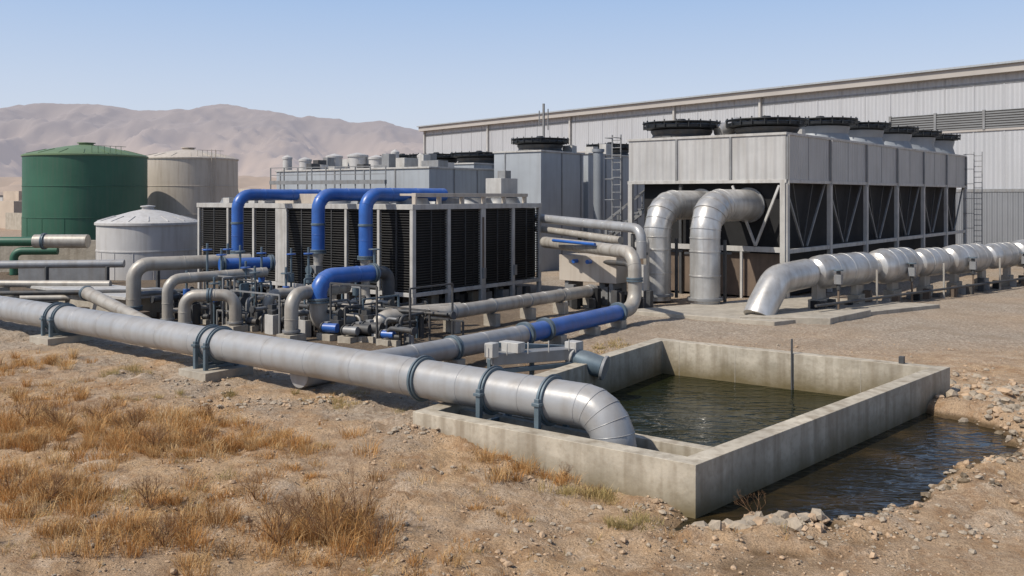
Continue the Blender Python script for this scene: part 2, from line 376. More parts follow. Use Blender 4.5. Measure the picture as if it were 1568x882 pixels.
# ------------------------------------------------------------ blue/grey branch pipe
b=B('branch_water_pipe'); r=0.31
p0=(-5.06,21.7,.75);p1=(-2.83,24.9,.62);p2=(.33,29.3,.55);p3=(4.15,35,.55)
b.tube([p0,p1,p2],r,pipe_g,32); seams(b,[p0,p1,p2],r,pipe_g,1.6,seg=32)
dd=Vector(p3)-Vector(p2)
b.tube([p2,p3],r*.98,pipe_b,32)
for f in (0.02,0.2,0.97): flange(b,Vector(p2)+dd*f,dd,r*1.05)
flange(b,Vector(p1)+(Vector(p2)-Vector(p1))*.35,dd,r)
up=route([p3,(4.85,36.1,.6),(4.85,36.1,2.75),(1.6,44.5,2.75)],.7,6)
b.tube(up,.27,pipe_c,28); seams(b,up,.27,pipe_c,1.8,seg=28); flange(b,(4.85,36.1,1.7),(0,0,1),.27)
for f in (0.3,0.65,0.95):
    q=Vector(p2)+dd*f; b.box((q.x,q.y,-.1),(.7,.35,.4),conc2)
for f in (0.35,0.75):
    q=Vector(p1)+(Vector(p2)-Vector(p1))*f; b.box((q.x,q.y,-.1),(.7,.35,.4),conc2)
b.done(0.006)
b=B('header_pipe_rack')
for (z,x0,y0,mat,rr,drop) in ((3.55,5.7,40.3,pipe_g,.22,1),(3.0,4.9,41.2,pipe_c,.17,0)):
    q=[(x0,y0,z-1.3*drop)] if drop else []
    pts=route(q+[(x0,y0,z),(1.3,47.6,z+.3)],.5,5); b.tube(pts,rr,mat,24); seams(b,pts,rr,pipe_s,1.5)
b.tube([(3.5,38.6,2.95),(1.9,42.2,2.95)],.07,pipe_b)
for x,y in ((4.6,42.2),(3.3,44.6),(5.4,40.9)):
    b.beam((x,y,0),(x,y,3.3),.14,framed); b.beam((x-.7,y-.2,2.4),(x+.7,y+.2,2.4),.12,framed)
b.tube(route([(6.1,41.5,0),(6.1,41.5,3.0),(5.6,42.2,3.4)],.3),.14,pipe_c)
b.tube(route([(5.2,40.2,0),(5.2,40.2,2.0),(4.2,41.6,2.0)],.3),.12,framed)
for i in range(26):
    x=R.uniform(2.6,6.2);y=R.uniform(40.3,43.5); b.box((x,y,0),(.3,.3,R.uniform(.3,1.2)),R.choice((dark,framed,framed,frameg)))
b.done(0.006)
# ------------------------------------------------------------ low yard pipes
b=B('ground_header_pipe'); r=.26
pts=route([(-4.75,32.0,-.1),(-4.75,32.0,.75),(-2.4,33.2,.75),(3.7,41.2,.75)],.5,6)
b.tube(pts,r,pipe_c,28); seams(b,pts,r,pipe_s,1.7,seg=28)
b.tube([(-9,36.2,.7),(-4.4,33.6,.7),(-2.0,35.1,.7)],.22,pipe_c,24)
b.tube([(-9,35.2,.95),(-2.2,31.2,.95)],.06,framed)
for f in range(5):
    q=Vector((-2.2,33.5,0)).lerp(Vector((3.5,40.9,0)),f/4); b.box((q.x,q.y,-.1),(.6,.3,.55),conc2); b.ring((q.x,q.y,.75),(.6,.8,0),r+.03,.08,frameg)
b.done(0.006)
def goose(name,px_pts,r,mat,br=.5,fl=(),seg=26,mat2=None,plinth=True):
    b=B(name); pts=route(px_pts,br,6); b.tube(pts,r,mat,seg); seams(b,pts,r,mat,1.5,0.03,0.01,seg)
    for c,d in fl: flange(b,c,d,r)
    for e in (px_pts[0],px_pts[-1]):
        if plinth and e[2]<.6: b.box((e[0],e[1],-.1),(r*3,r*3,.35),conc2); b.ring((e[0],e[1],.34),(0,0,1),r*1.3,.08,frameg)
    return b
goose('elbow_pipe',[(-14.9,36,.2),(-14.9,36,2.3),(-11.0,38.4,2.3)],.28,pipe_c,.6,[((-14.9,36,.6),(0,0,1))]).done(.006)
goose('elbow_pipe',[(-13.0,34.5,.2),(-13.0,34.5,1.85),(-10.0,37.2,1.9)],.2,pipe_c,.5,[]).done(.006)
goose('elbow_pipe',[(-12.0,33.5,.0),(-12.0,33.5,1.35),(-10.2,33.7,1.35),(-10.2,33.7,0.0)],.22,pipe_c,.45,[((-11.1,33.6,1.35),(1,.1,0))]).done(.006)
goose('elbow_pipe',[(-7.6,31.5,0),(-7.6,31.5,1.6),(-6.2,34.2,1.6)],.24,pipe_c,.5,[]).done(.006)
goose('elbow_pipe',[(-9.5,35.5,0),(-9.5,35.5,1.2),(-6.8,37.5,1.2)],.2,pipe_c,.45,[]).done(.006)
b=goose('blue_elbow_pipe',[(-6.85,32.4,1.3),(-6.85,32.4,2.12),(-5.1,34.3,2.12)],.30,pipe_b,.6,[((-5.2,34.2,2.12),(.68,.73,0))],plinth=False)
b.tube(route([(-6.85,32.4,1.32),(-6.85,32.4,.5),(-5.6,33.4,.4)],.4),.32,pipe_c,26); flange(b,(-6.85,32.4,1.3),(0,0,1),.33)
b.tube(route([(-5.1,34.3,2.12),(-4.7,34.75,2.12),(-4.7,34.75,.2)],.35),.24,framed,26)
b.tube([(-5.15,34.25,2.12),(-5.15,34.25,3.0)],.05,strap); b.ring((-5.15,34.25,3.0),(0,0,1),.22,.04,strap); b.done(.006)
for i,(x,y,zb) in enumerate(((-12.7,42.3,2.4),(-8.55,40.35,2.55),(-6.27,39.2,2.35))):
    r=(.27,.29,.30)[i]
    b=goose('blue_riser_pipe',[(x,y,zb),(x,y,5.05),(x+1.0*3.1,y+.8*4.2,5.05)],r,pipe_b,.65,[((x,y,zb),(0,0,1))],plinth=False)
    b.tube([(x,y,zb),(x,y,zb-.5)],r*.9,pipe_s,24,radii=[r*.95,r*.6]); b.tube(route([(x,y,zb-.4),(x,y,.4),(x+1.2,y-1.5,.4)],.4),r*.62,pipe_c,20)
    b.beam((x,y+.45,.0),(x,y+.45,3.8),.1,framed); b.ring((x,y,3.75),(0,0,1),r+.03,.1,strap)
    b.box((x-.1,y-.1,zb-.95),(.5,.4,.35),frameg); b.ring((x-.35,y-.3,zb-.8),(.5,.8,0),.2,.05,strap)
    b.done(.006)
# ------------------------------------------------------------ valve skid clutter
b=B('pump_and_valve_skid')
b.tube(route([(-11.9,37.2,2.2),(-10.0,38.4,2.2)],.2),.25,pipe_b,24); flange(b,(-11.8,37.25,2.2),(.84,.53,0),.28); flange(b,(-10.1,38.3,2.2),(.84,.53,0),.28)
for x,y,h in ((-12.2,36.6,3.1),(-11.6,36.5,2.9),(-11.0,37,3.0),(-10.6,36.4,2.4),(-8.3,37.3,2.9),(-8.9,36.0,2.2),(-11.4,35,1.9),(-9.9,35.2,2.3),(-7.5,35.6,2.0),(-12.6,35.4,2.1),(-9.3,38.5,2.8),(-10.3,37.6,2.9),(-12.0,38.6,3.0),(-6.2,36.3,2.1)):
    b.tube([(x,y,0),(x,y,h)],.045,strap,10); b.ring((x,y,h-.25),(0,0,1),.2,.05,pipe_b if R.random()<.5 else strap,16); b.tube([(x,y,h*.5),(x,y,h*.5+.35)],.13,strap if R.random()<.6 else pipe_b,14)
def yard_pt():
    x=R.uniform(-14,-3.2); return x, 30.3-(x+4)*.62+R.uniform(0,6.0)*(.5+.5*R.random())
for i in range(190):
    x,y=yard_pt(); s=R.uniform(.2,.55); k=R.random()
    if k<.3:
        b.box((x,y,-.05),(s*1.6,s,.25),conc2); b.tube([(x-.3*s,y,.2+s*.5),(x+.9*s,y-.5*s,.2+s*.5)],s*.38,pipe_b if R.random()<.18 else R.choice((frameg,framed,framed)),18); b.box((x,y,.15+s*.6),(s*.4,s*.4,s*.5),R.choice((frameg,framed)))
        b.ring((x-.3*s,y,.2+s*.5),(.8,-.6,0),s*.46,.05,framed)
    elif k<.6:
        b.box((x,y,-.05),(s,s*.7,s*1.6),R.choice((frameg,framed,framed,dark,frame)))
        b.box((x,y,s*1.6-.05),(s*.5,s*.4,s*.3),framed)
    else:
        a=R.choice((0,1,2,3))*math.pi/2-.6435; l=R.uniform(.6,2); z=R.uniform(.3,1.2)
        b.tube(route([(x,y,0),(x,y,z),(x+l*math.cos(a),y+l*math.sin(a),z)],.2),.04+.07*R.random(),R.choice((pipe_c,frameg,framed,framed)),12); flange(b,(x+l*math.cos(a),y+l*math.sin(a),z),(math.cos(a),math.sin(a),0),.11,framed,w=.04)
for i in range(22):
    x,y=yard_pt(); d=R.choice((ug,vg)); l=R.uniform(1,3); z=R.uniform(.6,2.0); mt=R.choice((frameg,strap,framed,framed))
    b.beam((x,y,z),(x+d[0]*l,y+d[1]*l,z),.06,mt)
    b.beam((x,y,0),(x,y,z),.06,mt); b.beam((x+d[0]*l,y+d[1]*l,0),(x+d[0]*l,y+d[1]*l,z),.06,mt)
b.done(.005)
# ------------------------------------------------------------ left yard pipes & plinths
b=B('yard_pipe_run')
b.tube([(-16.6,35.6,1.25),(-12.2,31.2,.55)],.2,pipe_c,22,radii=[.26,.2]); flange(b,(-16.5,35.5,1.22),(.7,-.7,-.15),.24)
b.tube([(-34,41.5,1.05),(-18,41.0,1.05)],.16,pipe_c,20); b.tube([(-34,44,1.6),(-19.5,46,1.6)],.2,pipe_g,20)
b.tube([(-30,36.5,1.0),(-13.2,38.5,1.0)],.10,framed,16); b.tube([(-30,38.2,.6),(-14.2,40.1,.6)],.13,pipe_c,16)
for x in (-27,-23,-20,-17.5):
    b.box((x,41.2,-.1),(.5,.5,1.0),conc2); b.beam((x,45.2,0),(x,45.2,1.5),.15,framed)
b.box((-17.9,39.8,0),(7.5,2.0,.85),conc2); b.box((-17.9,39.8,.85),(8.2,2.5,.12),frame)
b.box((-22,38.0,-.1),(3,1.6,1.0),conc2)
for i in range(75):
    x=R.uniform(-27,-14);y=R.uniform(36,44)-(x+18)*.1; s=R.uniform(.2,.6); b.box((x,y,-.05),(s*R.uniform(.8,3),s,s*R.uniform(.6,1.6)),R.choice((framed,dark,frameg,conc2,brown)))
b.tube([(-29.5,56.5,2.2),(-26.2,56.5,2.2)],.42,pipe_c,24); flange(b,(-28.9,56.5,2.2),(1,0,0),.42)
b.tube(route([(-33.0,58,1.2),(-33.0,58,2.1),(-29,58.4,2.1)],.5),.3,green,20); b.tube(route([(-31.6,58,0),(-31.6,58,1.5),(-29,58.4,1.5)],.5),.25,green,20)
b.done(.01)
b=B('retaining_wall'); b.box((-36,60,0),(18,.4,2.1),conc2,F=((1,0),(0,1))); b.box((-25.5,52,0),(5,.3,1.1),frameg,F=((1,0),(0,1))); b.done(.02)
# ------------------------------------------------------------ storage tanks
def tank(name,c,r,h,roof,mat,mroof,bands,ladder=True,rail=True):
    b=B(name); prof=[(r,0)]
    for k in range(1,bands+1):
        z=h*k/bands
        if k<bands: prof+=[(r,z-.05),(r+.035,z-.04),(r+.035,z+.04),(r,z+.05)]
    prof+=[(r,h-.12)]
    b.lathe(c,prof,mat,72)
    b.lathe((c[0],c[1],c[2]+h-.12),[(r+.1,0),(r+.1,.14),(r*.97,.26),(r*.66,roof*.55),(r*.33,roof*.85),(r*.1,roof),(.01,roof+.02)],mroof,72)
    b.lathe((c[0],c[1],c[2]+h+roof-.25),[(r*.12,0),(r*.12,.25),(r*.15,.26),(r*.15,.33),(.01,.38)],mroof,24)
    for k in range(16):
        a=k*math.pi/8; b.beam((c[0]+r*.98*math.cos(a),c[1]+r*.98*math.sin(a),c[2]+h+.14),(c[0]+r*.66*math.cos(a),c[1]+r*.66*math.sin(a),c[2]+h-.12+roof*.57),.05,mroof)
        b.beam((c[0]+(r+.01)*math.cos(a+.1),c[1]+(r+.01)*math.sin(a+.1),c[2]),(c[0]+(r+.01)*math.cos(a+.1),c[1]+(r+.01)*math.sin(a+.1),c[2]+h/bands),.025,mat)
    a=-.75; p=Vector((c[0]+(r+.18)*math.cos(a),c[1]+(r+.18)*math.sin(a),0)); t=Vector((-math.sin(a),math.cos(a),0))
    if ladder:
        for s_ in (-.22,.22): b.beam(p+t*s_,p+t*s_+Vector((0,0,c[2]+h+.9)),.05,mroof)
        for k in range(int(h/.35)): b.beam(p-t*.22+Vector((0,0,.3+k*.35)),p+t*.22+Vector((0,0,.3+k*.35)),.035,mroof)
    if rail:
        n=6
        for k in range(n):
            a2=a-.3+k*.6/n; q=Vector((c[0]+r*.97*math.cos(a2),c[1]+r*.97*math.sin(a2),c[2]+h)); b.beam(q,q+Vector((0,0,.8)),.04,mroof)
            a3=a-.3+(k+1)*.6/n; q3=Vector((c[0]+r*.97*math.cos(a3),c[1]+r*.97*math.sin(a3),c[2]+h)); b.beam(q+Vector((0,0,.8)),q3+Vector((0,0,.8)),.04,mroof)
    return b.done()
tank('green_storage_tank',(-41.9,90,0),5.6,8.9,1.25,green,greent,3,ladder=False)
tank('beige_storage_tank',(-36.1,102,0),5.3,9.1,1.2,tbeige,tbeige,3)
tank('white_storage_tank',(-22.7,57,0),2.95,3.35,.95,twhite,twhite,2,ladder=False,rail=False)
# ------------------------------------------------------------ air cooled chiller bank
K=(-4.27,39.3); FK=(K,(-.8,.6),(.6,.8))
b=B('air_cooled_chiller'); UL=15.6; VL=9.6
b.lb(FK,.22,UL-.2,.22,VL-.2,.85,4.38,dark)
b.lb(FK,-.03,UL+.03,-.03,VL+.03,4.4,4.63,frame); b.lb(FK,.0,UL,.0,VL,.62,.80,frame)
pr=[0,2.3,4.7,7.15,9.42]; pl=[0,2.0,4.1,6.2,8.3,9.0,10.8,12.9,15.42]
for v in pr:
    w=.2 if v!=4.7 else .34
    b.lb(FK,-.02,.17,v,v+w,0,.62,frame); b.lb(FK,-.012,.18,v,v+w,.8,4.4,frame)
for u in pl: b.lb(FK,u,u+.15,-.012,.16,.8,4.4,frame); b.lb(FK,u,u+.16,.0,.16,0,.62,frame)
b.lb(FK,8.46,9.0,-.008,.1,.8,4.4,frame)
for a,c in zip(pr[:-1],pr[1:]):
    z=.86
    while z<4.35: b.lb(FK,.06,.13,a+.22,c,z,z+.045,fin); z+=.115
    m=(a+c)/2+.1; b.lb(FK,.04,.12,m,m+.03,.8,4.4,framed); 
    b.lb(FK,.04,.1,m+.6,m+.62,.8,4.4,fin)
for a,c in zip(pl[:-1],pl[1:]):
    if c-a<1: continue
    z=.86
    while z<4.35: b.lb(FK,a+.18,c,.06,.13,z,z+.045,fin); z+=.115
    m=(a+c)/2; b.lb(FK,m,m+.05,.03,.12,.8,4.4,framed)
b.lb(FK,-.035,-.012,4.76,4.9,1.2,4.0,brown)
for v in (4.75,7.2): b.lb(FK,-.1,-.012,v,v+.22,1.1,1.6,frameg); 
for i in range(70):
    u=R.uniform(0,14) if i%2 else R.uniform(.0,1.2); v=R.uniform(.1,.8) if i%2 else R.uniform(.2,9); s=R.uniform(.15,.4)
    b.lb(FK,u,u+s,v,v+s*1.3,0,R.uniform(.2,.58),R.choice((frameg,framed,framed,dark,conc2)))
b.lb(FK,1.5,UL-1,1.5,VL-1,0,.6,dark)
for k in range(4):
    v=.5+k*2.3
    for j in range(6):
        u=.5+j*2.5
        c=Vector((*K,0))+Vector((-.8,.6,0))*(u+1.1)+Vector((.6,.8,0))*(v+1.0)
        b.lathe((c.x,c.y,4.63),[(.95,0),(.85,.2),(.85,.26)],frameg,24); b.lathe((c.x,c.y,4.9),[(.8,0),(.8,.02),(.1,.05)],blk,20)
b.lb(FK,.1,.35,.3,8.6,4.95,5.12,tbeige); b.lb(FK,2.6,2.8,.3,8.6,4.95,5.12,tbeige)
for v in (.3,1.9,3.5,5.1,6.7,8.4): b.lb(FK,.12,.33,v,v+.12,4.63,4.95,tbeige); b.lb(FK,.3,2.7,v+.02,v+.1,5.0,5.1,tbeige)
b.lb(FK,1.2,2.2,7.8,9.2,4.63,5.9,frame); b.lb(FK,1.4,1.9,8.4,8.9,5.9,6.3,frameg)
b.lb(FK,5.4,6.3,-.02,.02,4.63,5.0,frame); b.lb(FK,6.5,9.8,.5,2.0,4.63,5.1,tbeige)
for u in (10.5,11.3,12.2,13.4): b.lb(FK,u,u+.5,.4,1.2,4.63,4.63+R.uniform(.2,.5),frame)
b.done(.012)
# ------------------------------------------------------------ control cabinet + pump near
b=B('control_cabinet')
b.box((3.9,42.6,1.05),(3.1,1.5,1.2),tbeige); 
for dx in (-1.2,1.2): b.box((3.9+dx*.8,42.6-dx*.6,0),(.2,1.3,1.05),frameg)
for i in range(14): b.box((3.9+R.uniform(-1.3,1.3)*.8,42+R.uniform(-.5,.4),0),(.3,.3,R.uniform(.4,.9)),R.choice((dark,framed,frameg)))
for s_ in (-.5,.1): b.ring((3.4+s_,41.75-s_*.7,2.0),(.6,.8,0),.1,.3,pipe_b,14)
b.box((5.8,41.2,0),(.5,.4,1.9),frame)
b.done(.015)
b=B('intake_pump')
a=Vector((-.55,22.6,.98)); c=Vector((1.55,23.6,.95))
b.beam(a,c,.45,frameg,.28); b.beam(a+Vector((.1,.3,.3)),c+Vector((0,.5,.05)),.16,strap,.12); b.beam(a+Vector((0,-.2,-.3)),c+Vector((0,-.2,-.25)),.12,strap)
b.tube([c+Vector((-.1,0,-.05)),c+Vector((.35,-.15,-.22)),c+Vector((.75,-.3,-.32))],.24,strap,22,radii=[.2,.3,.27]); b.ring(c+Vector((.8,-.32,-.33)),(.8,-.3,-.2),.32,.08,pipe_g); b.ring(c+Vector((.0,-.02,-.08)),(.8,-.3,-.3),.3,.1,frame)
b.box((c.x+.05,c.y,.75),(.35,.35,.5),frame)
for p in (a,(a+c)/2,c): b.beam((p.x,p.y,0),(p.x,p.y,p.z),.1,strap); 
b.box((.0,22.9,1.1),(.6,.3,.25),frame); b.box((-.5,22.4,1.05),(.25,.25,.35),frame)
b.box((.3,22.3,0),(1.8,.7,.45),conc2)
for k in range(5): q=a.lerp(c,k/4); b.beam(q+Vector((-.1,-.35,.1)),q+Vector((-.1,-.35,.4)),.03,frame)
b.done(.012)
# ------------------------------------------------------------ cooling towers
def fan(b,c,r,z,lift=.25):
    b.lathe((c[0],c[1],z-.05),[(r*.92,0),(r*.82,lift*.6),(r*.88,lift),(r*.88,lift+.08)],casingd if lift>.5 else framed,40)
    z+=lift-.25
    b.lathe((c[0],c[1],z+.33),[(r*.94,0),(r*1.06,.05),(r*1.06,.2),(r,.23),(r*.96,.23),(r*.96,.05)],blk,40)
    for q in (1.1,.8,.55,.3):
        P=[(c[0]+r*q*math.cos(t*math.pi/20),c[1]+r*q*math.sin(t*math.pi/20),z+.68+.12*(1-q)) for t in range(41)]
        b.tube(P,.04,blk,6,cap=False)
    for t in range(24):
        a=t*math.pi/12; b.beam((c[0]+r*1.1*math.cos(a),c[1]+r*1.1*math.sin(a),z+.66),(c[0]+.3*math.cos(a),c[1]+.3*math.sin(a),z+.8),.05,blk)
    for t in range(20):
        a=t*math.pi/10; b.beam((c[0]+r*1.09*math.cos(a),c[1]+r*1.09*math.sin(a),z+.36),(c[0]+r*1.09*math.cos(a),c[1]+r*1.09*math.sin(a),z+.78),.06,blk)
    for t in range(6):
        a=t*math.pi/3+.3; b.beam((c[0],c[1],z+.5),(c[0]+r*.9*math.cos(a),c[1]+r*.9*math.sin(a),z+.56),.35,blk,.04)
    b.lathe((c[0],c[1],z+.3),[(.35,0),(.35,.45),(.2,.62)],blk,16)
T0=(12.93,43.2); FT=(T0,(-.77,.64),(.64,.77)); TWd=8.7; TL=33.0
b=B('cooling_tower')
b.lb(FT,0,TWd,0,TL,5.72,7.9,casing)
b.lb(FT,-.06,TWd+.06,-.06,TL+.06,7.9,8.02,frame); b.lb(FT,-.05,TWd+.05,-.05,TL+.05,5.62,5.78,frame)
b.lb(FT,.55,TWd-.6,.6,TL-.6,.1,5.7,dark)
nb=6; bl=TL/nb
for k in range(nb+1):
    v=min(k*bl,TL-.28)
    b.lb(FT,-.09,.12,v,v+.28,.0,5.62,frame); b.lb(FT,-.1,-.02,v+.02,v+.22,5.78,7.9,frameg)
    b.lb(FT,-.14,-.1,v+.08,v+.16,5.5,7.9,frame)
b.lb(FT,-.05,.15,0,TL,2.25,2.45,frame); b.lb(FT,0,.12,0,TL,1.2,1.3,framed)
P=lambda u,vv,z: Vector((T0[0],T0[1],z))+Vector((-.77,.64,0))*u+Vector((.64,.77,0))*vv
for k in range(nb):
    v=k*bl
    b.beam(P(.2,v+.35,5.6),P(.2,v+bl*.5-.2,2.5),.09,frameg); b.beam(P(.2,v+bl-.1,5.6),P(.2,v+bl*.5+.3,2.5),.09,frameg)
    b.beam(P(.35,v+bl*.3,5.6),P(.35,v+bl*.5,2.5),.07,framed); b.beam(P(.35,v+bl*.75,5.6),P(.35,v+bl*.5+.15,2.5),.07,framed)
    b.lb(FT,-.012,-.002,v+bl*.5,v+bl*.5+.05,5.78,7.9,frameg)
for u in (0.0,TWd-.25):
    b.lb(FT,u,u+.25,-.09,.12,0,5.62,frame)
b.lb(FT,5.6,5.75,.1,.3,0,5.62,framed)
for u in (2.75,5.75,): b.lb(FT,u,u+.12,-.06,-.0,5.78,7.9,frameg)
b.lb(FT,.25,TWd,-.03,.15,2.3,2.55,frame); b.lb(FT,.25,TWd,.3,.4,.1,2.2,brown); b.lb(FT,2.2,2.32,-.02,.1,0,2.3,frame)
b.beam(P(.3,-.03,5.5),P(1.5,-.03,2.6),.11,frame); b.beam(P(2.7,-.03,5.5),P(1.5,-.03,2.6),.11,frame)
for s_,w,lf in ((3,2.3,.42),(9.2,1.9,.8),(15,1.9,.9),(20.6,1.9,.95),(26,1.9,1.0),(31,1.9,1.0),(1.9,6.6,.42),(9.2,6.2,.8),(15,6.2,.9),(20.6,6.2,.95)):
    q=P(w,s_,0); fan(b,(q.x,q.y),1.85 if s_<4 else 1.8,8.02,lf)
for s_,w,h in ((5.9,1.6,.55),(12.0,1.6,.6),(17.8,1.6,.6),(23.3,1.6,.6),(6.0,4.4,1.2),(20,5,1.0)):
    b.lb(FT,w,w+.6,s_,s_+.4,8.02,8.02+h,frame)
q=P(4.6,2.2,8.3); b.tube([q,q+Vector((1.2,.5,.5))],.4,pipe_s,20)
for (u,v) in ((TWd+.5,.0),(-.5,TL+.3)):
    for s_ in (0,.55): b.beam(P(u+s_*(1 if u>0 else -1),v,0),P(u+s_*(1 if u>0 else -1),v,8.3),.06,frameg)
    z=.4
    while z<8.2: b.beam(P(u,v,z),P(u+.55*(1 if u>0 else -1),v,z),.045,frameg); z+=.4
    z=2.6
    while z<8.3:
        b.beam(P(u,v,z),P(u,v-.7,z),.04,frameg); b.beam(P(u+.55,v,z),P(u+.55,v-.7,z),.04,frameg); b.beam(P(u,v-.7,z),P(u+.55,v-.7,z),.04,frameg); z+=1.1
b.done(.012)
b=B('concrete_pad'); b.hexa((4.7,38.8,-.1),(5.4,-3.6,0),(9,5.6,0),(0,0,.26),conc2); b.hexa((9.0,36.2,-.1),(3.4,-.6,0),(2.6,2.6,0),(0,0,.34),conc2); b.done(.02)
for sx_,sy_,ex,ey,r0 in ((11.9,45.2,8.74,41.4,.68),(9.9,46.7,6.85,43.1,.64)):
    b=B('galvanised_duct_elbow')
    pts=route([(sx_,sy_,4.55),(ex,ey,4.55),(ex,ey,.1)],1.45,6); b.tube(pts,r0,pipe_s,36,radii=[r0*1.12 if p.z>4 else r0 for p in pts])
    for q,qq in zip(pts[1:-1],pts[2:]): b.ring(q,qq-q,(r0*1.12 if q.z>4 else r0)+.02,.05,pipe_s,36)
    for z in (2.5,1.4): b.ring((ex,ey,z),(0,0,1),r0+.03,.07,pipe_s,36)
    b.ring((ex,ey,.35),(0,0,1),r0+.12,.12,frameg,36); b.ring((sx_-.3,sy_-.3,4.55),(-.64,-.77,0),r0*1.12+.1,.12,frameg,36)
    b.beam((ex+.9,ey,.2),(ex+.9,ey,3.0),.12,framed); b.beam((ex-.9,ey+.2,2.4),(ex+1.2,ey,2.4),.1,framed)
    b.done(.006)
b=B('insulated_header_pipe'); d=Vector((.778,.628,0)); s0=Vector((12.9,39.3,1.7)); r=.72
b.tube([Vector((9.95,36.95,.1))]+route([(10.15,37.1,.5),(10.9,37.7,1.55),(12.6,39.05,1.7)],.9,5),.62,pipe_s,32,radii=None)
segs=[(0,4.6,.74),(5.0,3.4,.82),(8.8,2.8,.7),(12.0,4.0,.76),(16.4,3.4,.7),(20.2,4.6,.78),(25.2,5,.72),(30.5,6,.76)]
for st_,ln,rr in segs:
    a=s0+d*st_; e=a+d*ln
    b.tube([a,a+d*.12,a+d*.4,a+d*.8,e-d*.5,e-d*.2,e],rr,pipe_s,36,radii=[rr*.55,rr*.8,rr*.95,rr,rr,rr*.85,rr*.55])
    for f in (.25,.5,.75): b.ring(a.lerp(e,f),d,rr+.012,.05,pipe_s,36)
b.tube([s0,s0+d*37],.42,pipe_s,28)
n=Vector((d.y,-d.x,0))
for t in range(12):
    c=s0+d*(.5+t*3.1); b.box((c.x,c.y,0),(.5,1.3,.55),conc2); b.box((c.x,c.y,.5),(.25,1.1,.75),pipe_c)
    q=c+n*.95
    b.beam((q.x,q.y,0),(q.x,q.y,1.7),.08,pipe_c if t%2 else brown)
    if t%2==0: b.box((q.x,q.y,1.25),(.3,.3,.4),frameg); b.tube([(q.x,q.y,1.0),(q.x,q.y,1.8)],.09,framed,14); b.ring((q.x,q.y,1.85),(0,0,1),.2,.05,strap,16)
    for j in range(3):
        q2=c+d*R.uniform(-1.4,1.4)+n*R.uniform(.2,1.0); b.box((q2.x,q2.y,0),(.3,.3,R.uniform(.2,.7)),R.choice((framed,frameg,dark,brown)))
b.tube([s0-d*1.6+n*1.2+Vector((0,0,-1.2)),s0+d*36+n*1.2+Vector((0,0,-1.2))],.06,framed,10)
b.done(.006)
# ------------------------------------------------------------ grey plant blocks in the middle
def block(name,o,wu,lv,z1,m1,fans=(),parts=()):
    F=(o,(-.8,.6),(.6,.8)); b=B(name); b.lb(F,0,wu,0,lv,0,z1,m1); b.lb(F,-.08,wu+.08,-.08,lv+.08,z1,z1+.12,frame)
    k=1
    while k*2.9<wu: b.lb(F,k*2.9,k*2.9+.1,-.05,0,0,z1,frameg); k+=1
    k=1
    while k*2.4<lv: b.lb(F,-.05,0,k*2.4,k*2.4+.1,0,z1,frameg); k+=1
    for u,v,r in fans:
        q=Vector((*o,0))+Vector((-.8,.6,0))*u+Vector((.6,.8,0))*v; fan(b,(q.x,q.y),r,z1+.12,.45)
    for u,v,su,sv,h,mm in parts: b.lb(F,u,u+su,v,v+sv,z1+.1,z1+h,mm)
    b.done(.015); return F
pp=[(5,3,1.4,1.4,.9,frame),(1,2,1.5,1,.6,frameg),(8,4,1,1,.5,frameg),(11,2,2,1,.4,frame)]
for i in range(16): pp.append((R.uniform(.3,13.5),R.uniform(.4,6.8),R.uniform(.3,1.1),R.uniform(.3,1.0),R.uniform(.3,1.2),R.choice((frame,frameg,frameg,framed,twhite))))
block('plant_room',(-5.26,58),15,8.2,6.75,casingg,(),pp)
block('air_handling_block',(1.9,60),3.9,5.2,7.9,casingg,((1.9,2.6,1.8),),[(.3,4.2,.8,.6,.6,frame)])
block('air_handling_block',(5.5,66),4,9,8.0,casingg,((1.9,6.3,1.7),),[(.2,1,.7,.7,.6,frame),(.3,3,.6,1,.9,frame),(2.2,.8,.8,.8,.8,frameg)])
pp=[(13.6,1,1.0,1,1.0,frame),(15.3,1,.9,.9,.8,frame)]
for i in range(12): pp.append((R.uniform(11.5,19),R.uniform(.4,5.8),R.uniform(.3,.9),R.uniform(.3,.9),R.uniform(.3,1.0),R.choice((frame,frameg,framed))))
block('air_handling_block',(-3.0,72),20,7,7.5,casingg,((1.9,3,2.1),(6.6,3,2.1),(10.6,3,1.8)),pp)
b=B('steel_vent_stack')
for x,y,r,h in ((-13.6,70,.6,7.9),(-11.9,70.5,.75,8.0),(-15.6,69,.45,7.6),(-10.4,70.2,.6,7.8),(-8.9,69.6,.3,8.2),(-17.2,70,.35,7.8),(-6.9,69.0,.25,7.9)):
    b.lathe((x,y,0),[(r,0),(r,h),(r*1.1,h),(r*1.1,h+.15),(.02,h+.35)],twhite,24)
b.lathe((5.9,62.5,0),[(.35,0),(.35,8.0),(.42,8.0),(.42,8.2)],casingd,20)
b.done()
b=B('steel_staircase')
for k in range(14):
    q=Vector((8.4,49.0,5.3)).lerp(Vector((5.2,50.5,2.6)),k/13); b.box((q.x,q.y,q.z),(.35,.9,.05),frameg)
for off in (-.4,.4):
    a=Vector((8.4,49.0+off,5.3)); c=Vector((5.2,50.5+off,2.6)); b.beam(a,c,.08,frameg,.2); b.beam(a+Vector((0,0,1)),c+Vector((0,0,1)),.06,frameg)
    for k in range(6): q=a.lerp(c,k/5); b.beam(q,q+Vector((0,0,1)),.05,frameg)
for x,y in ((8.4,49.0),(6.8,49.8),(5.2,50.5)): b.beam((x,y,0),(x,y,5.0 if x>7 else 3.5),.12,frameg)
b.done()
b=B('roof_railing')
a=Vector((-16.5,62.5,5.9)); c=Vector((-8,57.9,5.9))
for zz in (.5,1.0): b.beam(a+Vector((0,0,zz)),c+Vector((0,0,zz)),.05,frameg)
for k in range(9): q=a.lerp(c,k/8); b.beam((q.x,q.y,0),q+Vector((0,0,1)),.06,frameg)
